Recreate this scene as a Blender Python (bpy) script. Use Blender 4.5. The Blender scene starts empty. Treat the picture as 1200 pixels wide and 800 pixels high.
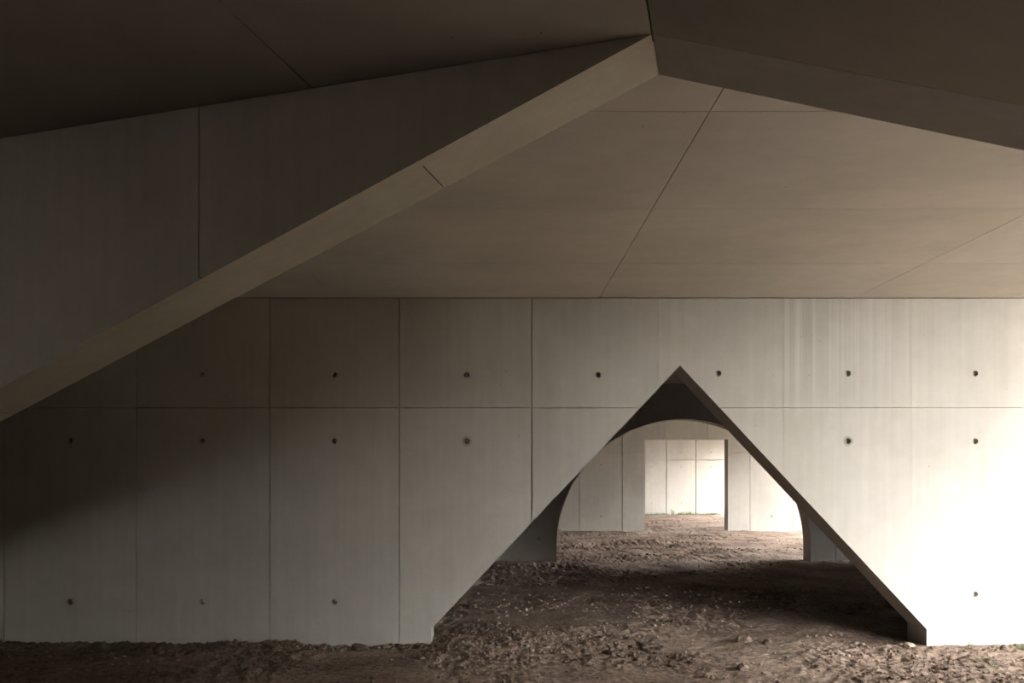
import bpy, bmesh, math, random
import numpy as np
from mathutils import Vector, Matrix
from mathutils.geometry import tessellate_polygon

random.seed(7)
rng = np.random.default_rng(11)
scene = bpy.context.scene
C = scene.collection

# ------------------------------------------------------------------ camera, sky, exposure
EYE = 1.607
cam_d = bpy.data.cameras.new('camera')
cam_d.sensor_width = 36.0
cam_d.lens = 27.0                       # 900 px focal length on a 1200 px frame
cam_d.shift_x = 20.0 / 1200.0           # architectural shift lens: level camera, verticals stay upright
cam_d.shift_y = 156.0 / 1200.0
cam_d.clip_start = 0.05
cam_d.clip_end = 400
cam = bpy.data.objects.new('camera', cam_d)
C.objects.link(cam)
cam.location = (0, 0, EYE)
cam.rotation_euler = (math.radians(90), 0, 0)
scene.camera = cam

world = bpy.data.worlds.new('overcast_sky')
scene.world = world
world.use_nodes = True
wt = world.node_tree
wt.nodes.clear()
w_out = wt.nodes.new('ShaderNodeOutputWorld')
w_bg = wt.nodes.new('ShaderNodeBackground')
w_tc = wt.nodes.new('ShaderNodeTexCoord')
w_sep = wt.nodes.new('ShaderNodeSeparateXYZ')
w_map = wt.nodes.new('ShaderNodeMapRange')          # bright hazy sky, a little paler towards the horizon
w_map.inputs['From Min'].default_value = 0.0
w_map.inputs['From Max'].default_value = 1.0
w_map.inputs['To Min'].default_value = 1.0
w_map.inputs['To Max'].default_value = 0.6
w_mul = wt.nodes.new('ShaderNodeVectorMath')
w_mul.operation = 'SCALE'
w_mul.inputs[0].default_value = (0.992, 0.995, 1.0)
wt.links.new(w_tc.outputs['Generated'], w_sep.inputs[0])
wt.links.new(w_sep.outputs['Z'], w_map.inputs['Value'])
wt.links.new(w_map.outputs['Result'], w_mul.inputs['Scale'])
wt.links.new(w_mul.outputs[0], w_bg.inputs['Color'])
w_bg.inputs['Strength'].default_value = 57.0
wt.links.new(w_bg.outputs[0], w_out.inputs['Surface'])

vs = scene.view_settings
vs.view_transform = 'Standard'
vs.look = 'None'
vs.gamma = 1.0
vs.use_curve_mapping = False
vs.exposure = 0.0
cy = scene.cycles
cy.use_denoising = True
cy.max_bounces = 12
cy.diffuse_bounces = 9
cy.sample_clamp_indirect = 0.0
cy.caustics_reflective = False
cy.caustics_refractive = False

# ------------------------------------------------------------------ measures (metres)
H = 3.28                    # height of the ceiling over the ground
Y1, Y2, Y3, Y4 = 7.27, 14.20, 22.0, 32.4      # front faces of the four frontal walls
T = 0.34                    # wall thickness
PT = 0.05                   # thickness of a cast panel in front of the core
ANG = math.radians(16.5)    # the front wall stands oblique to the others
U = Vector((math.cos(ANG), -math.sin(ANG), 0))      # along the oblique wall, to the right
N = Vector((math.sin(ANG), math.cos(ANG), 0))       # through it, away from the camera
APEX = Vector((0.599, 2.916, 0))
TN = 0.31                   # thickness of the oblique wall
ML = 0.389                  # slope of the opening, left flank
MR = 0.36                   # slope of the soffit on the right

# ------------------------------------------------------------------ materials
def new_mat(name):
    m = bpy.data.materials.new(name)
    m.use_nodes = True
    nt = m.node_tree
    return m, nt, nt.nodes, nt.links, nt.nodes['Principled BSDF']

def nd(nt, kind, **kw):
    n = nt.nodes.new(kind)
    for k, v in kw.items():
        setattr(n, k, v)
    return n

def concrete(name, base=(0.312, 0.29, 0.262), streak=False, joint_z=None, mottle=0.13, ceil=False, seed=0.0):
    m, nt, ns, lk, bsdf = new_mat(name)
    geo = nd(nt, 'ShaderNodeNewGeometry')
    off = nd(nt, 'ShaderNodeVectorMath', operation='ADD')
    off.inputs[1].default_value = (seed, seed * 1.7, seed * 0.6)
    lk.new(geo.outputs['Position'], off.inputs[0])
    info = nd(nt, 'ShaderNodeObjectInfo')

    def noise(scale, detail, rough, stretch=(1, 1, 1)):
        mp = nd(nt, 'ShaderNodeMapping')
        mp.inputs['Scale'].default_value = stretch
        lk.new(off.outputs[0], mp.inputs['Vector'])
        n = nd(nt, 'ShaderNodeTexNoise')
        n.inputs['Scale'].default_value = scale
        n.inputs['Detail'].default_value = detail
        n.inputs['Roughness'].default_value = rough
        lk.new(mp.outputs[0], n.inputs['Vector'])
        return n.outputs['Fac']

    def rng_(sock, a, b, c, d):
        r = nd(nt, 'ShaderNodeMapRange')
        for k, v in zip(('From Min', 'From Max', 'To Min', 'To Max'), (a, b, c, d)):
            r.inputs[k].default_value = v
        lk.new(sock, r.inputs['Value'])
        return r.outputs['Result']

    def mul(a, b):
        x = nd(nt, 'ShaderNodeMath', operation='MULTIPLY')
        lk.new(a, x.inputs[0])
        lk.new(b, x.inputs[1])
        return x.outputs[0]

    f = rng_(noise(0.9, 6, 0.62), 0.25, 0.75, 1 - mottle, 1 + mottle)
    f = mul(f, rng_(noise(7.0, 5, 0.6), 0.3, 0.7, 0.965, 1.03))
    if ceil:
        f = mul(f, rng_(noise(1.3, 5, 0.65, (0.5, 1.6, 1)), 0.3, 0.7, 0.94, 1.05))
    else:
        f = mul(f, rng_(noise(1.0, 4, 0.55, (16, 16, 0.55)), 0.3, 0.7, 0.955, 1.04))
    f = mul(f, rng_(info.outputs['Random'], 0, 1, 0.965, 1.03))
    # pin holes left by air bubbles
    vor = nd(nt, 'ShaderNodeTexVoronoi')
    vor.inputs['Scale'].default_value = 9.0
    lk.new(off.outputs[0], vor.inputs['Vector'])
    pin = rng_(vor.outputs['Distance'], 0.035, 0.055, 0.0, 1.0)
    keep = rng_(noise(3.1, 2, 0.5), 0.56, 0.60, 0.0, 1.0)
    pk = nd(nt, 'ShaderNodeMath', operation='MAXIMUM')
    inv = nd(nt, 'ShaderNodeMath', operation='SUBTRACT')
    inv.inputs[0].default_value = 1.0
    lk.new(keep, inv.inputs[1])
    lk.new(pin, pk.inputs[0])
    lk.new(inv.outputs[0], pk.inputs[1])
    f = mul(f, rng_(pk.outputs[0], 0, 1, 0.45, 1.0))
    sep = nd(nt, 'ShaderNodeSeparateXYZ')
    lk.new(geo.outputs['Position'], sep.inputs[0])
    if joint_z is not None:
        # laitance stain that seeped out along the horizontal pour joint
        d = nd(nt, 'ShaderNodeMath', operation='SUBTRACT')
        d.inputs[1].default_value = joint_z
        lk.new(sep.outputs['Z'], d.inputs[0])
        ab = nd(nt, 'ShaderNodeMath', operation='ABSOLUTE')
        lk.new(d.outputs[0], ab.inputs[0])
        near = rng_(ab.outputs[0], 0.004, 0.022, 1.0, 0.0)
        patch = rng_(noise(1.6, 3, 0.6, (1, 1, 0.0)), 0.53, 0.66, 0.0, 1.0)
        st = mul(near, patch)
        f = mul(f, rng_(st, 0, 1, 1.0, 0.62))
    mixc = nd(nt, 'ShaderNodeVectorMath', operation='SCALE')
    lk.new(f, mixc.inputs['Scale'])
    # slow shift between a grey and a sandier cement tone
    tone = nd(nt, 'ShaderNodeMix', data_type='RGBA')
    tone.inputs['A'].default_value = (*base, 1)
    tone.inputs['B'].default_value = (base[0] * 1.0, base[1] * 0.985, base[2] * 0.94, 1)
    lk.new(rng_(noise(0.55, 3, 0.5), 0.35, 0.65, 0, 1), tone.inputs['Factor'])
    lk.new(tone.outputs['Result'], mixc.inputs[0])
    col = mixc.outputs[0]
    if streak:
        # pale lime runs under the ceiling joint
        sx = rng_(noise(1.0, 3, 0.6, (26, 26, 0.12)), 0.46, 0.72, 0.0, 1.0)
        wx1 = rng_(sep.outputs['X'], 2.62, 2.80, 0.0, 1.0)
        wx2 = rng_(sep.outputs['X'], 3.3, 4.1, 1.0, 0.0)
        wz = rng_(sep.outputs['Z'], 2.05, 2.75, 0.0, 1.0)
        s = mul(mul(sx, wx1), mul(wx2, wz))
        s2 = nd(nt, 'ShaderNodeMath', operation='MULTIPLY')
        s2.inputs[1].default_value = 0.6
        lk.new(s, s2.inputs[0])
        mx = nd(nt, 'ShaderNodeMix', data_type='RGBA')
        lk.new(s2.outputs[0], mx.inputs['Factor'])
        lk.new(col, mx.inputs['A'])
        mx.inputs['B'].default_value = (0.46, 0.445, 0.425, 1)
        col = mx.outputs['Result']
    lk.new(col, bsdf.inputs['Base Color'])
    bsdf.inputs['Roughness'].default_value = 0.82
    bsdf.inputs['Specular IOR Level'].default_value = 0.25
    bmp = nd(nt, 'ShaderNodeBump')
    bmp.inputs['Strength'].default_value = 0.12
    bmp.inputs['Distance'].default_value = 0.01
    lk.new(noise(22.0, 4, 0.6), bmp.inputs['Height'])
    lk.new(bmp.outputs[0], bsdf.inputs['Normal'])
    return m

M_WALL = concrete('wall_concrete', streak=True, joint_z=2.24)
M_WALL_B = concrete('wall_concrete_plain', joint_z=2.24, seed=13.0)
M_NEAR = concrete('near_wall_concrete', base=(0.335, 0.300, 0.248), seed=31.0)
M_SOFF = concrete('soffit_concrete', base=(0.325, 0.295, 0.250), seed=57.0, mottle=0.14)
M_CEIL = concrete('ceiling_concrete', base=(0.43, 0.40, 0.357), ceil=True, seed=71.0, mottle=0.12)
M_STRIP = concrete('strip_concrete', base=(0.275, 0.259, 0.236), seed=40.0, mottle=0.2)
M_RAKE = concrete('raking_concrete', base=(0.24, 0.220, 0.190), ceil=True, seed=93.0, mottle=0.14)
M_RING = concrete('mortar_concrete', base=(0.23, 0.217, 0.2), seed=5.0)

def soil_mat(name, dark, light):
    m, nt, ns, lk, bsdf = new_mat(name)
    geo = nd(nt, 'ShaderNodeNewGeometry')
    def noise(scale, detail, rough):
        n = nd(nt, 'ShaderNodeTexNoise')
        n.inputs['Scale'].default_value = scale
        n.inputs['Detail'].default_value = detail
        n.inputs['Roughness'].default_value = rough
        lk.new(geo.outputs['Position'], n.inputs['Vector'])
        return n.outputs['Fac']
    add = nd(nt, 'ShaderNodeMath', operation='MULTIPLY_ADD')
    lk.new(noise(1.1, 5, 0.6), add.inputs[0])
    add.inputs[1].default_value = 0.9
    lk.new(noise(24.0, 4, 0.7), add.inputs[2])
    r = nd(nt, 'ShaderNodeMapRange')
    r.inputs['From Min'].default_value = 0.72
    r.inputs['From Max'].default_value = 1.16
    lk.new(add.outputs[0], r.inputs['Value'])
    mx = nd(nt, 'ShaderNodeMix', data_type='RGBA')
    mx.inputs['A'].default_value = (*dark, 1)
    mx.inputs['B'].default_value = (*light, 1)
    lk.new(r.outputs[0], mx.inputs['Factor'])
    lk.new(mx.outputs['Result'], bsdf.inputs['Base Color'])
    bsdf.inputs['Roughness'].default_value = 0.95
    bsdf.inputs['Specular IOR Level'].default_value = 0.1
    bmp = nd(nt, 'ShaderNodeBump')
    bmp.inputs['Strength'].default_value = 0.5
    bmp.inputs['Distance'].default_value = 0.02
    lk.new(noise(45.0, 5, 0.7), bmp.inputs['Height'])
    lk.new(bmp.outputs[0], bsdf.inputs['Normal'])
    return m

M_SOIL = soil_mat('soil', (0.070, 0.048, 0.035), (0.26, 0.194, 0.152))
M_CLOD = soil_mat('soil_crumb', (0.068, 0.047, 0.034), (0.21, 0.157, 0.122))
M_STONE = soil_mat('dry_clod', (0.26, 0.20, 0.15), (0.40, 0.33, 0.27))
M_BOUNCE = soil_mat('bounce_pale', (0.15, 0.132, 0.108), (0.25, 0.222, 0.188))  # for the added ground out of view, kept pale as a reflector
M_SKY_SCREEN = soil_mat('sky_screen_dark', (0.016, 0.019, 0.010), (0.032, 0.034, 0.018))  # for the added sky-blocking mound, kept dark so it reflects little

def plain(name, c, rough=0.7):
    m, nt, ns, lk, bsdf = new_mat(name)
    n = nd(nt, 'ShaderNodeTexNoise')
    n.inputs['Scale'].default_value = 30
    mx = nd(nt, 'ShaderNodeMix', data_type='RGBA')
    mx.inputs['A'].default_value = (c[0] * 0.7, c[1] * 0.75, c[2] * 0.7, 1)
    mx.inputs['B'].default_value = (c[0] * 1.25, c[1] * 1.2, c[2] * 1.2, 1)
    lk.new(n.outputs['Fac'], mx.inputs['Factor'])
    lk.new(mx.outputs['Result'], bsdf.inputs['Base Color'])
    bsdf.inputs['Roughness'].default_value = rough
    return m
M_GRASS = plain('grass_green', (0.085, 0.12, 0.045))
M_WEED = plain('weed_green', (0.085, 0.10, 0.04))
M_STRAW = plain('dry_stalk', (0.15, 0.135, 0.075))

# ------------------------------------------------------------------ helpers
def tag(o, label, cat, kind=None, group=None):
    o['label'] = label
    o['category'] = cat
    if kind:
        o['kind'] = kind
    if group:
        o['group'] = group
    return o

def mesh_obj(name, verts, faces, mat, parent=None, loc=None):
    """one mesh object; verts in world coordinates, its origin at loc"""
    loc = Vector(loc) if loc is not None else Vector((0, 0, 0))
    me = bpy.data.meshes.new(name)
    me.from_pydata([tuple(Vector(v) - loc) for v in verts], [], faces)
    bm = bmesh.new()
    bm.from_mesh(me)
    bmesh.ops.recalc_face_normals(bm, faces=bm.faces)
    bm.to_mesh(me)
    bm.free()
    me.materials.append(mat)
    o = bpy.data.objects.new(name, me)
    C.objects.link(o)
    o.location = loc
    if parent is not None:
        o.parent = parent
        o.location = loc - parent.location
    return o

def clip(poly, a, b, c):
    """keep a*x + b*y + c >= 0"""
    out = []
    n = len(poly)
    for i in range(n):
        p, q = poly[i], poly[(i + 1) % n]
        dp = a * p[0] + b * p[1] + c
        dq = a * q[0] + b * q[1] + c
        if dp >= 0:
            out.append(p)
        if (dp >= 0) != (dq >= 0):
            t = dp / (dp - dq)
            out.append((p[0] + t * (q[0] - p[0]), p[1] + t * (q[1] - p[1])))
    return out

def clip_rect(poly, x0, x1, y0, y1):
    for a, b, c in ((1, 0, -x0), (-1, 0, x1), (0, 1, -y0), (0, -1, y1)):
        poly = clip(poly, a, b, c)
        if len(poly) < 3:
            return []
    # drop repeated points
    out = []
    for p in poly:
        if not out or abs(p[0] - out[-1][0]) + abs(p[1] - out[-1][1]) > 1e-6:
            out.append(p)
    if len(out) > 1 and abs(out[0][0] - out[-1][0]) + abs(out[0][1] - out[-1][1]) < 1e-6:
        out.pop()
    return out

def area(poly):
    return 0.5 * sum(poly[i][0] * poly[(i + 1) % len(poly)][1] - poly[(i + 1) % len(poly)][0] * poly[i][1] for i in range(len(poly)))

class Frame:
    """a plane in the world: origin, two in-plane axes and the outward normal"""
    def __init__(self, o, ex, ey, en):
        self.o, self.ex, self.ey, self.en = Vector(o), Vector(ex), Vector(ey), Vector(en)
    def p(self, x, y, z=0.0):
        return self.o + self.ex * x + self.ey * y + self.en * z

HOLE_R, HOLE_SEG = 0.027, 14
def slab(name, fr, poly, mat, parent, back, front=0.0, holes=()):
    """prism over a (possibly notched) polygon, from front to -back along the frame's normal, with round holes through its front"""
    loops = [[Vector((x, y, 0)) for x, y in poly]]
    for hx, hy in holes:
        loops.append([Vector((hx + HOLE_R * math.cos(2 * math.pi * k / HOLE_SEG), hy + HOLE_R * math.sin(2 * math.pi * k / HOLE_SEG), 0)) for k in range(HOLE_SEG)])
    flat = [v for l in loops for v in l]
    tris = tessellate_polygon(loops)
    nf = len(flat)
    verts = [fr.p(v.x, v.y, front) for v in flat] + [fr.p(v.x, v.y, -back) for v in flat]
    faces = [tuple(t) for t in tris] + [tuple(i + nf for i in reversed(t)) for t in tris]
    base = 0
    for l in loops:
        k = len(l)
        for i in range(k):
            a, b = base + i, base + (i + 1) % k
            faces.append((a, b, b + nf, a + nf))
        base += k
    cx = sum(p[0] for p in poly) / len(poly)
    cyy = min(p[1] for p in poly)
    return mesh_obj(name, verts, faces, mat, parent, fr.p(cx, cyy))

cup_mesh = None
def tie_hole(fr, x, y, parent, ring=False):
    """the conical pocket a formwork tie leaves behind"""
    global cup_mesh
    if cup_mesh is None:
        prof = [(HOLE_R, 0.0), (HOLE_R * 0.80, -0.036), (HOLE_R * 0.76, -0.044), (0.008, -0.047)]
        vs_, fs = [], []
        for r, z in prof:
            for k in range(HOLE_SEG):
                a = 2 * math.pi * k / HOLE_SEG
                vs_.append((r * math.cos(a), -z, r * math.sin(a)))
        for j in range(len(prof) - 1):
            for k in range(HOLE_SEG):
                a, b = j * HOLE_SEG + k, j * HOLE_SEG + (k + 1) % HOLE_SEG
                fs.append((a, b, b + HOLE_SEG, a + HOLE_SEG))
        fs.append(tuple(range(3 * HOLE_SEG, 4 * HOLE_SEG)))
        cup_mesh = bpy.data.meshes.new('tie_hole')
        cup_mesh.from_pydata(vs_, [], fs)
        cup_mesh.materials.append(M_WALL_B)
    o = bpy.data.objects.new('tie_hole', cup_mesh)
    C.objects.link(o)
    o.parent = parent
    w = fr.p(x, y)
    pl = parent.location + (parent.parent.location if parent.parent else Vector())
    o.location = w - pl
    if ring:
        r0, r1 = HOLE_R * 1.02, HOLE_R * 1.75
        vs_, fs = [], []
        for r, z in ((r0, 0.0005), (r0 * 1.1, 0.003), (r1 * 0.9, 0.002), (r1, 0.0003)):
            for k in range(20):
                a = 2 * math.pi * k / 20
                rr = r * (1 + 0.05 * math.sin(3 * a + 1))
                vs_.append((w.x + rr * math.cos(a), w.y - z, w.z + rr * math.sin(a)))
        for j in range(3):
            for k in range(20):
                fs.append((j * 20 + k, j * 20 + (k + 1) % 20, (j + 1) * 20 + (k + 1) % 20, (j + 1) * 20 + k))
        me = bpy.data.meshes.new('mortar_ring')
        me.from_pydata([tuple(Vector(v) - w) for v in vs_], [], fs)
        me.materials.append(M_RING)
        g = bpy.data.objects.new('mortar_ring', me)
        C.objects.link(g)
        g.parent = parent
        g.location = w - pl
    return o

def panel_wall(name, label, y, outline, xj, zj, mat, holes, rings=(), gaps=None, zgap=0.005, core_mat=None):
    """a cast wall facing the camera: core with the notched outline, panels in front of it on the grid of formwork joints"""
    fr = Frame((0, y, 0), (1, 0, 0), (0, 0, 1), (0, -1, 0))
    root = slab(name, fr, [(x, z if z < H - 1e-6 else H + 0.5) for x, z in outline], core_mat or mat, None, T, -PT)
    tag(root, label, 'wall', 'structure')
    gaps = gaps or {}
    for i in range(len(xj) - 1):
        for j in range(len(zj) - 1):
            g0 = gaps.get(i, 0.005) / 2
            g1 = gaps.get(i + 1, 0.005) / 2
            b0 = zgap / 2 if j > 0 else 0
            b1 = zgap / 2 if j < len(zj) - 2 else 0.006
            x0, x1, z0, z1 = xj[i] + g0, xj[i + 1] - g1, zj[j] + b0, zj[j + 1] - b1
            pg = clip_rect(outline, x0, x1, z0, z1)
            if len(pg) < 3 or abs(area(pg)) < 0.003:
                continue
            hs = [h for h in holes if x0 + 0.04 < h[0] < x1 - 0.04 and z0 + 0.04 < h[1] < z1 - 0.04]
            p = slab('panel', fr, pg, mat, root, PT + 0.002, 0.0, hs)
            for h in hs:
                tie_hole(fr, h[0], h[1], p, any(abs(h[0] - r[0]) + abs(h[1] - r[1]) < 0.05 for r in rings))
    return root

BURY = -0.25
# ------------------------------------------------------------------ wall with the triangular opening
TRI_A, TRI_L, TRI_R, TRI_H, TRI_J = 1.753, -0.606, 4.087, 2.64, 0.145
out1 = [(-13.0, BURY), (TRI_L, BURY), (TRI_L, TRI_J), (TRI_A, TRI_H), (TRI_R, TRI_J), (TRI_R, BURY), (7.6, BURY), (7.6, H), (-13.0, H)]
xj1 = [-13.0, -12.15, -10.9, -9.65, -8.4, -7.15, -5.897, -4.645, -3.393, -2.132, -0.905, 0.347, 1.543, 2.73, 3.942, 5.19, 6.44, 7.6]
gap1 = {7: 0.005, 8: 0.006, 9: 0.007, 10: 0.007, 11: 0.009, 12: 0.002, 13: 0.0025, 14: 0.002}
hx = [-6.52, -5.27, -4.02, -2.771, -1.519, -0.267, 0.977, 2.116, 3.344, 4.548, 5.8]
h1 = [(x, 2.55 if x < 1.5 else 2.565) for x in hx]
h1 += [(x, 1.924) for x in hx if x < 0 or x > 3]
h1 += [(x, 0.404 if x < 0 else 0.475) for x in hx if x < -1 or x > 4.3]
wall1 = panel_wall('wall_middle', 'cast concrete wall with triangular opening facing the camera across the picture', Y1, out1, xj1, [BURY, 2.24, H], M_WALL, h1,
                   rings=[(-0.267, 1.924), (3.344, 1.924)], gaps=gap1, zgap=0.0045)

# ------------------------------------------------------------------ wall with the round arch
AC, AR, AS = 3.486, 2.35, 0.284
arch = [(AC + AR * math.cos(math.pi - math.pi * k / 48), AS + AR * math.sin(math.pi - math.pi * k / 48)) for k in range(49)]
out2 = [(-9.0, BURY), (AC - AR, BURY)] + arch + [(AC + AR, BURY), (12.5, BURY), (12.5, H), (-9.0, H)]
x0 = 0.19
xj2 = [-9.0] + [x0 + 1.222 * k for k in range(-7, 11)] + [12.5]
h2 = [((xj2[i] + xj2[i + 1]) / 2, z) for i in range(len(xj2) - 1) for z in (0.42, 1.92, 2.56)]
h2 = [h for h in h2 if (h[0] - AC) ** 2 + max(h[1] - AS, 0) ** 2 > (AR + 0.1) ** 2]
wall2 = panel_wall('wall_far', 'concrete wall with a round arch seen through the triangular opening', Y2, out2, xj2, [BURY, 2.24, H], M_WALL_B, h2, gaps={i: 0.010 for i in range(22)}, zgap=0.010)

# ------------------------------------------------------------------ wall with the square doorway
DL, DR, DH = 4.30, 6.675, 2.62
out3 = [(-7.0, BURY), (DL, BURY), (DL, DH), (DR, DH), (DR, BURY), (15.0, BURY), (15.0, H), (-7.0, H)]
xj3 = [-7.0] + [2.42 + 1.222 * k for k in range(-7, 11)] + [15.0]
h3 = [((xj3[i] + xj3[i + 1]) / 2, z) for i in range(len(xj3) - 1) for z in (0.42, 1.88, 2.56)]
h3 = [h for h in h3 if not (DL - 0.1 < h[0] < DR + 0.1 and h[1] < DH + 0.1)]
wall3 = panel_wall('wall_rear', 'pale concrete wall with a square doorway seen through the round arch', Y3, out3, xj3, [BURY, 2.22, H], M_WALL_B, h3,
                   gaps={**{i: 0.012 for i in range(20)}, 9: 0.022}, zgap=0.012)

# ------------------------------------------------------------------ last wall
out4 = [(-4.0, BURY - 0.1), (18.0, BURY - 0.1), (18.0, H), (-4.0, H)]
xj4 = [-4.0] + [7.23 + 1.25 * k for k in range(-8, 9)] + [18.0]
h4 = [((xj4[i] + xj4[i + 1]) / 2, z) for i in range(len(xj4) - 1) for z in (0.40, 1.92, 2.54)]
wall4 = panel_wall('wall_back', 'brightly lit concrete wall at the end, seen through the square doorway', Y4, out4, xj4, [BURY - 0.1, 2.22, H], M_WALL_B, h4, gaps={i: 0.028 for i in range(20)}, zgap=0.05)

# ------------------------------------------------------------------ oblique front wall, its soffit and ceilings
frF = Frame(APEX, U, (0, 0, 1), -N)
sf = -H / ML                                    # where the flank reaches the ground
inset = 0.02 / math.cos(math.atan(ML))
outF = [(sf, 0.0), (0.0, H), (-14.2, H), (-14.2, BURY), (sf + BURY / ML, BURY)]
outFc = [(sf - inset / ML, 0.0), (-0.0 - inset / ML, H), (-inset / ML, H + 0.03), (-14.2, H + 0.03), (-14.2, BURY), (sf + (BURY - inset) / ML, BURY)]
wallF = slab('wall_front', frF, outFc, M_NEAR, None, TN, -PT)
tag(wallF, 'dark oblique concrete wall cut by a long rising diagonal in the upper left', 'wall', 'structure')
sj = [-14.2, -12.03, -9.53, -7.03, -4.53, -2.029, 0.05]
for i in range(len(sj) - 1):
    pg = clip_rect(outF, sj[i] + 0.003, sj[i + 1] - 0.003, BURY, H - 0.002)
    if len(pg) >= 3:
        slab('panel', frF, pg, M_NEAR, wallF, PT + 0.002)
# soffit strip under the diagonal
th = math.atan(ML)
exS = -U * math.cos(th) + Vector((0, 0, -1)) * math.sin(th)
enS = U * math.sin(th) + Vector((0, 0, -1)) * math.cos(th)
frS = Frame(APEX + Vector((0, 0, H)), exS, N, enS)
cl = 1 / math.cos(th)
sof_j = [-0.002, 0.957 * cl, 3.45 * cl, 5.95 * cl, 8.9 * cl]
for i in range(len(sof_j) - 1):
    slab('soffit_panel', frS, [(sof_j[i] + 0.003, PT + 0.002), (sof_j[i + 1] - 0.003, PT + 0.002), (sof_j[i + 1] - 0.003, TN), (sof_j[i] + 0.003, TN)], M_SOFF, wallF, 0.0195)

# sloping soffit on the right: a solid raking slab with its underside falling, cut short out of view
frR = Frame(APEX, U, (0, 0, 1), N)
sr = H / MR
SE = 4.8                        # slab cut short here, out of view, to let low sky reach the wall
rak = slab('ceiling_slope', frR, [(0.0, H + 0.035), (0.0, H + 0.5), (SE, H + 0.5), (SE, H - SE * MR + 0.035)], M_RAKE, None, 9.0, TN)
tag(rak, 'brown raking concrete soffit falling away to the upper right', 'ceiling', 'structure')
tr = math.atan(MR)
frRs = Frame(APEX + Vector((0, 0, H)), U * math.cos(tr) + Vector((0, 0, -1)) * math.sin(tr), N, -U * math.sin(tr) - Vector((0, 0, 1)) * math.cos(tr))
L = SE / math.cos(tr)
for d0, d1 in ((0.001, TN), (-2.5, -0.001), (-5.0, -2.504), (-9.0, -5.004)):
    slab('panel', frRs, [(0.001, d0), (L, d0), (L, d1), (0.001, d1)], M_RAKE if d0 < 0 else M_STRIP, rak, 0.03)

# flat ceiling in front of the oblique wall
frC0 = Frame(APEX + Vector((0, 0, H)), U, N, (0, 0, -1))
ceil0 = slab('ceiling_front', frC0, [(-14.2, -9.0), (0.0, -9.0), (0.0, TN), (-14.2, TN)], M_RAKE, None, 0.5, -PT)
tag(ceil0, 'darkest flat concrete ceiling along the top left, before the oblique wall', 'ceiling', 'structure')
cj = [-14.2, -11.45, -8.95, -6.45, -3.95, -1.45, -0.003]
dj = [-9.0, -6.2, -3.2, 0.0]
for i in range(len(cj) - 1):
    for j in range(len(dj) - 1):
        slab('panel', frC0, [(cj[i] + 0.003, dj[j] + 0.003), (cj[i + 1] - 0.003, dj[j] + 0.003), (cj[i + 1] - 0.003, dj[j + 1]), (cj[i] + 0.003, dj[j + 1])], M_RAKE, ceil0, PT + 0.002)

# flat ceilings over the bays behind
def bay_ceiling(name, label, xj, yj, xr, skew=False, gx=0.0045, gy=0.005):
    fr = Frame((0, 0, H), (1, 0, 0), (0, 1, 0), (0, 0, -1))
    def cut(pg):
        if skew:                               # only what lies behind the oblique wall
            pg = clip(pg, N.x, N.y, -(N.dot(APEX) + TN))
        return pg
    y0, y1 = yj[0] - 0.05, yj[-1] + PT + 0.03          # the slab bears on the walls
    box = cut([(xj[0], y0), (xj[-1], y0), (xj[-1], y1), (xj[0], y1)])
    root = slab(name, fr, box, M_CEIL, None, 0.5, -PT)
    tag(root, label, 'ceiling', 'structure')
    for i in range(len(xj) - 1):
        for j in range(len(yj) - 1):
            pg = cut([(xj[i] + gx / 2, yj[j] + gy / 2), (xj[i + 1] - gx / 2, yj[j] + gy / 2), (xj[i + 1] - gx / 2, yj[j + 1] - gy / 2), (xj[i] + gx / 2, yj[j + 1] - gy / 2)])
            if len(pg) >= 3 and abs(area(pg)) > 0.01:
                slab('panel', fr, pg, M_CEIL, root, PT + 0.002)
    return root

FILL_SLOT = (9.0, 9.5, 2.1)        # unseen slot behind the camera, added for fill on the oblique wall
EDGE1, EDGE2, EDGE3, EDGE4 = 8.5, 8.4, 10.2, 11.3
bay_ceiling('ceiling_middle', 'jointed concrete ceiling between the raking soffit and the wall with triangular opening',
            [-13.0, -11.61, -9.09, -6.57, -4.05, -1.53, 0.99, 3.405, 4.87, 6.2, EDGE1], [1.0, 2.27, 3.54, 4.84, 6.09, Y1], EDGE1, skew=True)
bay_ceiling('ceiling_far', 'dark ceiling glimpsed in the tip of the triangular opening', [-9.0, -6.5, -4.0, -1.5, 1.0, 3.5, 6.0, 8.5, EDGE2],
            [Y1 + T, 8.9, 10.2, 11.5, 12.8, Y2], EDGE2)
bay_ceiling('ceiling_rear', 'ceiling over the bay behind the round arch', [-7.0, -3.5, 0, 3.5, 7.0, EDGE3], [Y2 + T, 17.0, 19.5, Y3], EDGE3)
bay_ceiling('ceiling_back', 'ceiling over the last bay behind the square doorway', [-4.0, 0, 4.0, 8.0, EDGE4], [Y3 + T, 25.5, 29.0, Y4], EDGE4)

# closing walls outside the picture: left side and behind the camera
def plain_wall(name, label, p0, p1, th_):
    d = (Vector(p1) - Vector(p0))
    ex = d.normalized()
    en = Vector((ex.y, -ex.x, 0))
    fr = Frame((p0[0], p0[1], 0), ex, (0, 0, 1), en)
    o = slab(name, fr, [(0, BURY), (d.length, BURY), (d.length, H + 0.5), (0, H + 0.5)], M_WALL_B, None, th_)
    return tag(o, label, 'wall', 'structure')
pl = APEX + U * -14.2 + N * -9.0
pr = APEX + U * SE + N * -9.0
frE = Frame((pl.x, pl.y, 0), U, (0, 0, 1), N)
ED0, ED1, EDH = FILL_SLOT
le = (pr - pl).length
tag(slab('wall_fill_slot', frE, [(0, BURY), (ED0, BURY), (ED0, EDH), (ED1, EDH), (ED1, BURY), (le, BURY), (le, H + 0.5), (0, H + 0.5)], M_WALL_B, None, 0.3),
    'unseen concrete wall behind the camera, with a slot added for fill light', 'wall', 'structure')
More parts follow.
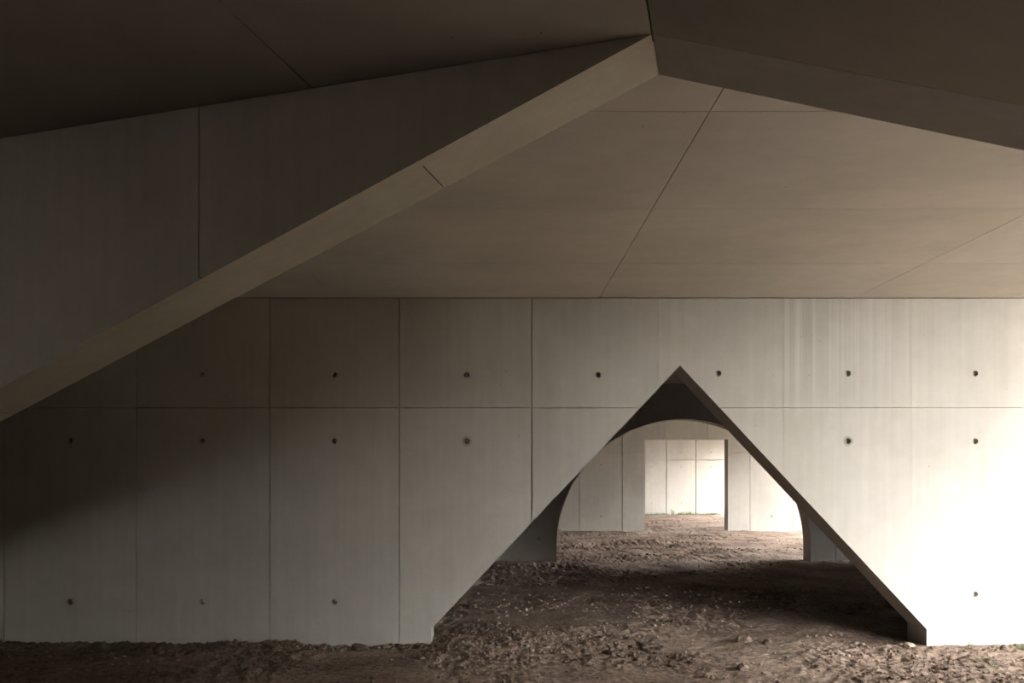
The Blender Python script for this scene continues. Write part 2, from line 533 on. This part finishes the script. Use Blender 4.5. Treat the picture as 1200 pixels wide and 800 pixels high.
pq = APEX + U * -14.2 + N * 0.4
plain_wall('wall_left', 'concrete side wall of the passage far to the left', (pl.x, pl.y, 0), (pq.x, pq.y, 0), 0.3)
plain_wall('wall_left_far', 'concrete side wall closing the bays on the far left', (-9.0, Y1 + T, 0), (-4.0, Y4 + T, 0), 0.3)

pa, pb = APEX + U * SE + N * 0.0, APEX + U * SE + N * -9.0
plain_wall('wall_light_block', 'unseen wall added under the cut end of the raking soffit to block low light', (pa.x, pa.y, 0), (pb.x, pb.y, 0), -0.3)  # added out of view, keeps light through the passage off the left
plain_wall('wall_bay_block', 'unseen side wall added to keep the bay behind the triangular opening dark', (8.0, Y2 - 0.3, 0), (8.0, Y1 + T, 0), -0.3)  # added out of view; the gap at its end lets a little light graze in

# ------------------------------------------------------------------ ground
def vnoise(x, y, seed):
    """smooth value noise in [-1, 1]"""
    xi, yi = np.floor(x).astype(np.int64), np.floor(y).astype(np.int64)
    xf, yf = x - xi, y - yi
    def h(a, b):
        n = (a * 374761393 + b * 668265263 + seed * 1274126177) & 0xFFFFFFFF
        n = ((n ^ (n >> 13)) * 1103515245) & 0xFFFFFFFF
        n = (n ^ (n >> 16)) & 0xFFFFFF
        return n / float(0xFFFFFF) * 2 - 1
    u = xf * xf * xf * (xf * (xf * 6 - 15) + 10)
    v = yf * yf * yf * (yf * (yf * 6 - 15) + 10)
    a = h(xi, yi) * (1 - u) + h(xi + 1, yi) * u
    b = h(xi, yi + 1) * (1 - u) + h(xi + 1, yi + 1) * u
    return a * (1 - v) + b * v

def ground_z(x, y):
    z = 0.022 * vnoise(x * 0.8, y * 0.8, 1) + 0.016 * vnoise(x * 2.1, y * 2.1, 2)
    rough = 0.5 + 0.5 * vnoise(x * 0.9 + 5, y * 1.3, 9)            # trodden and crumbly zones
    rough = np.clip(rough * 1.3, 0.15, 1.0)
    z = z + rough * (0.011 * (1 - 2 * np.abs(vnoise(x * 5.3, y * 5.3, 3))) + 0.010 * (1 - 2 * np.abs(vnoise(x * 11, y * 11, 4))) + 0.010 * vnoise(x * 23, y * 23, 5))
    z = z + 0.0055 * vnoise(x * 38, y * 38, 6) * (0.5 + 0.5 * rough)
    z = z - 0.035 * np.clip(vnoise(x * 3.3 + 0.7 * y, y * 4.5, 8) - 0.55, 0, 1)
    z = z - 0.08 * np.clip((y - 24) / 6, 0, 1)
    far = np.clip((np.abs(x) - 9) / 3, 0, 1) * 0.0
    return z - 0.004 + far

ys = [-12.0]
while ys[-1] < 34.5:
    y = ys[-1]
    if y < 4.2:
        s = 0.6
    elif y < 5.2:
        s = 0.08
    else:
        s = 0.013 * (max(y, 5.2) / 6.0) ** 1.7
    ys.append(y + s)
ys += [37, 42, 50, 60]
xs = [-60, -45, -30, -20]
x = -15.0
while x < 16:
    xs.append(x)
    x += 0.016 if -5.1 < x < 5.6 else (0.05 if -6 < x < 9 else 0.2)
xs += [18, 24, 34, 48, 70]
gx, gy = np.meshgrid(np.array(xs, float), np.array(ys, float))
gz = ground_z(gx, gy)
nr, nc = gx.shape
gv = np.stack([gx.ravel(), gy.ravel(), gz.ravel()], 1)
idx = np.arange(nr * nc).reshape(nr, nc)
gf = np.stack([idx[:-1, :-1].ravel(), idx[:-1, 1:].ravel(), idx[1:, 1:].ravel(), idx[1:, :-1].ravel()], 1)
def np_mesh(name, v, f, mat, smooth=False):
    me = bpy.data.meshes.new(name)
    k = f.shape[1]
    me.vertices.add(len(v))
    me.vertices.foreach_set('co', v.astype(np.float32).ravel())
    me.loops.add(f.size)
    me.loops.foreach_set('vertex_index', f.astype(np.int32).ravel())
    me.polygons.add(len(f))
    me.polygons.foreach_set('loop_start', np.arange(0, f.size, k, dtype=np.int32))
    me.polygons.foreach_set('loop_total', np.full(len(f), k, dtype=np.int32))
    if smooth:
        me.polygons.foreach_set('use_smooth', np.ones(len(f), dtype=bool))
    me.update(calc_edges=True)
    me.materials.append(mat)
    o = bpy.data.objects.new(name, me)
    C.objects.link(o)
    return o
ground = np_mesh('floor', gv, gf, M_SOIL, True)
tag(ground, 'bare brown earth floor, crumbly and trodden, running under all the walls', 'floor', 'structure')

# unseen dark mound added outside the open right side to block low sky
bx = np.array([0, 1.5, 4.0, 7.0, 11.0, 16.0, 30.0])
bz = np.array([0, 1.0, 3.4, 5.6, 7.2, 8.0, 8.5])
by = np.linspace(-30, 50, 81)
v, f = [], []
for j, yy in enumerate(by):
    for i in range(len(bx)):
        xx = 10.6 + 0.27 * max(yy - 5, 0) + bx[i]
        t = min(max((yy - (7.27 - 0.70 * (xx + 0.4))) / 7.0 + 0.5, 0), 1)      # lowered towards the camera side to let low sky through
        t = min(t, min(max((13.0 - yy) / 4.0, 0), 1))                               # and lowered again to light the far bays
        hs_ = 0.06 + 0.94 * t * t * (3 - 2 * t)
        v.append((xx, yy, bz[i] * hs_ + 0.12 * hs_ * math.sin(yy * 1.3 + i) - (0.3 if i == 0 else 0)))
for j in range(len(by) - 1):
    for i in range(len(bx) - 1):
        a = j * len(bx) + i
        f.append((a, a + 1, a + 1 + len(bx), a + len(bx)))
sky_screen = np_mesh('ground_sky_screen', np.array(v), np.array(f), M_SKY_SCREEN, True)
tag(sky_screen, 'unseen dark mound added outside the right edge to block low sky', 'ground', 'structure')

# unseen pale ground added outside to bounce light in under the roof
lx = np.concatenate([np.linspace(0.0, 1.0, 6), np.linspace(2.0, 8.0, 7)])
ly = np.linspace(-14, 46, 121)
v, f = [], []
for j, yy in enumerate(ly):
    e0 = 6.6 + 0.27 * max(yy - 5, 0) + 0.25 * math.sin(yy * 1.9)
    for i, dx in enumerate(lx):
        v.append((e0 + dx, yy, -0.08 if i == 0 else 0.04 + 0.02 * math.sin(3 * yy + 2 * dx)))
for j in range(len(ly) - 1):
    for i in range(len(lx) - 1):
        a = j * len(lx) + i
        f.append((a, a + 1, a + 1 + len(lx), a + len(lx)))
bounce_ground = np_mesh('ground_bounce', np.array(v), np.array(f), M_BOUNCE, True)
tag(bounce_ground, 'unseen pale ground outside, added to bounce light onto ceiling and wall', 'ground', 'structure')

# ------------------------------------------------------------------ crumbs of soil: far too many to count
ico_bm = bmesh.new()
bmesh.ops.create_icosphere(ico_bm, subdivisions=1, radius=1.0)
ico_v = np.array([v.co[:] for v in ico_bm.verts])
ico_f = np.array([[v.index for v in f.verts] for f in ico_bm.faces])
ico_bm.free()

CLODS = [(3.88, 7.20, 0.08), (2.42, 7.45, 0.13), (2.62, 7.38, 0.09), (4.72, 7.12, 0.08), (5.12, 7.13, 0.07), (2.05, 6.35, 0.10), (-3.6, 7.1, 0.13), (-1.25, 7.14, 0.14), (3.42, 6.35, 0.06),
         (4.42, 7.16, 0.07), (4.18, 6.60, 0.08), (4.06, 6.25, 0.08), (3.55, 7.05, 0.06), (4.86, 7.08, 0.1), (5.02, 7.05, 0.1)]
def in_wall(x, y):
    """True where a wall stands on the ground"""
    w1 = (np.abs(y - (Y1 + T / 2)) < T / 2 + 0.012) & ((x < TRI_L + 0.01) | (x > TRI_R - 0.01))
    w2 = (np.abs(y - (Y2 + T / 2)) < T / 2 + 0.015) & (np.abs(x - AC) > AR - 0.01)
    w3 = (np.abs(y - (Y3 + T / 2)) < T / 2 + 0.015) & ((x < DL) | (x > DR))
    w4 = (x > 7.85) & (y < Y2)
    c = np.zeros_like(w1)
    for px, py, pr_ in CLODS:
        c |= (x - px) ** 2 + (y - py) ** 2 < pr_ ** 2
    return w1 | w2 | w3 | w4 | c

def crumbs(n, x0, x1, y0, y1, r0, r1, dens=None):
    x = rng.uniform(x0, x1, n)
    y = rng.uniform(y0, y1, n)
    p = np.clip(0.42 + 0.75 * vnoise(x * 0.9 + 5, y * 1.3, 9) + 0.35 * vnoise(x * 2.3, y * 2.3, 21), 0.06, 1)
    foot = np.exp(-np.abs(y - Y1 + 0.05) / 0.10) * ((x < TRI_L) | (x > TRI_R))
    p = np.maximum(p, foot)
    if dens is not None:
        p = dens(x, y, p)
    k = (rng.uniform(0, 1, n) < p) & ~in_wall(x, y)
    x, y = x[k], y[k]
    r = r0 * (r1 / r0) ** (rng.uniform(0, 1, len(x)) ** 3.2)
    return x, y, r

parts = [crumbs(22000, -5.2, 5.6, 5.4, 7.9, 0.003, 0.011),
         crumbs(15000, -5.2, 5.6, 5.4, 7.7, 0.004, 0.024),
         crumbs(7000, -5.2, -0.2, 5.6, 7.25, 0.004, 0.022),
         crumbs(1600, -5.2, -0.5, 7.05, 7.25, 0.010, 0.034),
         crumbs(2600, -0.7, 0.7, 6.6, 8.2, 0.005, 0.024, lambda x, y, p: np.exp(-((x + 0.1) / 0.45) ** 2)),
         crumbs(5000, -0.8, 5.2, 7.6, 11.0, 0.007, 0.024),
         crumbs(1800, 0.0, 8.8, 11.0, 21.9, 0.008, 0.024),
         crumbs(300, 3.5, 9.6, 22.4, 31.6, 0.01, 0.025)]
cx = np.concatenate([p[0] for p in parts])
cyv = np.concatenate([p[1] for p in parts])
cr = np.concatenate([p[2] for p in parts])
nC = len(cx)
cz = ground_z(cx, cyv) + cr * 0.25
defm = 1 + rng.uniform(-0.30, 0.30, (nC, len(ico_v), 1))
sc3 = np.stack([rng.uniform(0.8, 1.4, nC), rng.uniform(0.8, 1.4, nC), rng.uniform(0.5, 0.9, nC)], 1)
loc = ico_v[None] * defm * sc3[:, None, :] * cr[:, None, None]
a = rng.uniform(0, 2 * np.pi, nC)
ca, sa = np.cos(a)[:, None], np.sin(a)[:, None]
lx = loc[:, :, 0] * ca - loc[:, :, 1] * sa
ly = loc[:, :, 0] * sa + loc[:, :, 1] * ca
cv = np.stack([lx + cx[:, None], ly + cyv[:, None], loc[:, :, 2] + cz[:, None]], 2).reshape(-1, 3)
cf = (ico_f[None] + (np.arange(nC) * len(ico_v))[:, None, None]).reshape(-1, 3)
cl_o = np_mesh('soil_crumbs', cv, cf, M_CLOD)
tag(cl_o, 'loose crumbs of brown soil scattered over the earth floor', 'soil', 'stuff')

# ------------------------------------------------------------------ larger clods one can point at
def gz1(x, y):
    return float(ground_z(np.array([x]), np.array([y]))[0])

def clod(label, x, y, sx, sy, sz, seed, mat=M_CLOD):
    r = random.Random(seed)
    bm = bmesh.new()
    bmesh.ops.create_icosphere(bm, subdivisions=2, radius=1.0)
    k1, k2, k3 = r.uniform(2, 4), r.uniform(2, 4), r.uniform(0, 6)
    for v in bm.verts:
        c = v.co.copy()
        d = 1 + 0.16 * math.sin(k1 * c.x + k3) * math.cos(k2 * c.y + 1) + 0.10 * math.sin(5 * c.z + 4 * c.x + k3) + r.uniform(-0.06, 0.06)
        v.co = Vector((c.x * sx * d, c.y * sy * d, c.z * sz * d))
    me = bpy.data.meshes.new('earth_clod')
    bm.to_mesh(me)
    bm.free()
    me.materials.append(mat)
    o = bpy.data.objects.new('earth_clod', me)
    C.objects.link(o)
    o.location = (x, y, gz1(x, y) + sz * 0.35)
    o.rotation_euler.z = r.uniform(0, 3)
    return tag(o, label, 'clod', None, 'clods of earth lying on the floor')

clod('pale dry clod of earth beside the foot of the right jamb', 3.88, 7.20, 0.055, 0.04, 0.035, 1, M_STONE)
clod('dark heaped clod lying in the lit soil before the triangular opening', 2.42, 7.45, 0.10, 0.06, 0.045, 2)
clod('small dark clod beside the heaped one before the triangular opening', 2.62, 7.38, 0.06, 0.045, 0.032, 3)
clod('flat clod against the foot of the bright wall, right of the jamb', 4.72, 7.12, 0.055, 0.035, 0.028, 4)
clod('low clod at the foot of the bright wall between jamb and grass', 5.12, 7.13, 0.045, 0.035, 0.028, 5)
clod('dark clod near the lower edge of the lit soil, below the opening', 2.05, 6.35, 0.07, 0.05, 0.03, 6)
clod('clod at the foot of the dark wall near its left end', -3.6, 7.1, 0.10, 0.06, 0.045, 7)
clod('long low clod at the foot of the wall left of the left jamb', -1.25, 7.14, 0.11, 0.05, 0.045, 8)

# ------------------------------------------------------------------ weeds and grass
def blade(vs_, fs, base, h, w, lean, az, segs=4):
    d = Vector((math.cos(az), math.sin(az), 0))
    s = Vector((-d.y, d.x, 0))
    k0 = len(vs_)
    for i in range(segs + 1):
        t = i / segs
        p = Vector(base) + d * (lean * t * t) + Vector((0, 0, h * t))
        ww = w * (1 - t) ** 0.7 + 0.0004
        vs_ += [tuple(p - s * ww), tuple(p + s * ww)]
    for i in range(segs):
        a = k0 + 2 * i
        fs.append((a, a + 1, a + 3, a + 2))

def leaf(vs_, fs, base, tip, w):
    base, tip = Vector(base), Vector(tip)
    d = tip - base
    s = d.cross(Vector((0, 0, 1)))
    if s.length < 1e-5:
        s = Vector((1, 0, 0))
    s.normalize()
    k = len(vs_)
    up = Vector((0, 0, 1)) * d.length * 0.08
    vs_ += [tuple(base), tuple(base + d * 0.35 + s * w + up), tuple(tip), tuple(base + d * 0.35 - s * w + up), tuple(base + d * 0.5)]
    fs += [(k, k + 1, k + 4), (k + 1, k + 2, k + 4), (k + 2, k + 3, k + 4), (k + 3, k, k + 4)]

def grass_tuft(name, label, x, y, n, h, spread, mat, stalks=0, sh=0.2, seed=0, cat='grass', group=None):
    r = random.Random(seed)
    root = bpy.data.objects.new(name, None)
    C.objects.link(root)
    root.empty_display_size = 0.05
    root.location = (x, y, gz1(x, y) - 0.008)
    tag(root, label, cat, None, group)
    vs_, fs = [], []
    for i in range(n):
        az = r.uniform(0, 2 * math.pi)
        rr = spread * math.sqrt(r.random())
        hh = h * r.uniform(0.45, 1.1)
        blade(vs_, fs, (rr * math.cos(az), rr * math.sin(az), 0), hh, r.uniform(0.002, 0.0045), hh * r.uniform(0.2, 0.8), az + r.uniform(-0.6, 0.6))
    o = mesh_obj('blades', [Vector(p) for p in vs_], fs, mat)
    o.parent = root
    for i in range(stalks):
        vs_, fs = [], []
        az = r.uniform(0, 6.28)
        blade(vs_, fs, (r.uniform(-spread, spread) * 0.5, 0, 0), sh * r.uniform(0.8, 1.1), 0.0022, sh * 0.25, az, 6)
        tip = Vector(vs_[-1])
        for k in range(5):
            leaf(vs_, fs, tip - Vector((0, 0, 0.012 * k)), tip + Vector((r.uniform(-0.015, 0.015), r.uniform(-0.01, 0.01), 0.012 - 0.012 * k)), 0.003)
        s = mesh_obj('stalk', [Vector(p) for p in vs_], fs, M_STRAW)
        s.parent = root
    return root

def seedling(label, x, y, h, nleaf, lw, seed, mat=M_WEED):
    r = random.Random(seed)
    root = bpy.data.objects.new('weed_seedling', None)
    C.objects.link(root)
    root.empty_display_size = 0.05
    root.location = (x, y, gz1(x, y) - 0.006)
    tag(root, label, 'weed')
    vs_, fs = [], []
    for k in range(3):
        az = r.uniform(0, 6.28)
        blade(vs_, fs, (0, 0, 0), h * r.uniform(0.7, 1.0), 0.0025, h * 0.35, az, 4)
    st = mesh_obj('stem', [Vector(p) for p in vs_], fs, mat)
    st.parent = root
    for k in range(nleaf):
        vs_, fs = [], []
        az = r.uniform(0, 6.28)
        z = h * r.uniform(0.15, 0.95)
        b = Vector((math.cos(az) * 0.01, math.sin(az) * 0.01, z))
        leaf(vs_, fs, b, b + Vector((math.cos(az) * lw * 2.2, math.sin(az) * lw * 2.2, lw * r.uniform(-0.3, 1.0))), lw * 0.55)
        lf = mesh_obj('leaf', [Vector(p) for p in vs_], fs, mat)
        lf.parent = root
    return root

def wx(px, y):                 # metres across for a column of the photograph at depth y
    return (px - 580) / 900.0 * y
seedling('small leafy sprig against the bright wall, beside the right jamb', 4.42, 7.16, 0.085, 7, 0.018, 1)
seedling('small green weed low in the lit soil near the lower right', 4.18, 6.60, 0.07, 10, 0.020, 2)
seedling('bushy green weed at the lower right edge of the soil', 4.06, 6.25, 0.08, 14, 0.020, 3)
seedling('tiny green weed before the right jamb of the triangular opening', 3.55, 7.05, 0.03, 5, 0.014, 4)
seedling('tiny weed at the bottom of the lit soil below the dark heaped clod', 3.42, 6.35, 0.035, 6, 0.014, 5)
grass_tuft('grass_tuft', 'green grass tuft with two tall stalks at the foot of the bright wall', 4.86, 7.08, 26, 0.07, 0.05, M_GRASS, 2, 0.19, 3)
grass_tuft('grass_tuft', 'grass tuft at the very right edge of the picture by the bright wall', 5.02, 7.05, 26, 0.09, 0.05, M_GRASS, 1, 0.15, 4)
r_ = random.Random(5)
vs_, fs = [], []
for i in range(1500):
    x = r_.uniform(5.9, 10.4)
    d = 0.5 + 0.5 * math.sin(x * 3.7) * math.sin(x * 1.3 + 1)
    if r_.random() > 0.25 + 0.75 * d or abs(x - wx(787, Y4)) < 0.13:
        continue
    y = Y4 - 0.11 - abs(r_.gauss(0, 0.13))
    blade(vs_, fs, (x, y, gz1(x, y) - 0.01), r_.uniform(0.05, 0.17) * (0.55 + 0.6 * d), 0.006, r_.uniform(0.02, 0.08), r_.uniform(0, 6.28), 3)
g = mesh_obj('grass', [Vector(p) for p in vs_], fs, M_GRASS)
tag(g, 'strip of short green grass along the foot of the farthest wall', 'grass', 'stuff')
grass_tuft('grass_tuft', 'taller grass tuft at the foot of the farthest wall, left half of the doorway', wx(787, Y4), Y4 - 0.22, 40, 0.28, 0.09, M_GRASS, 0, 0.2, 6)
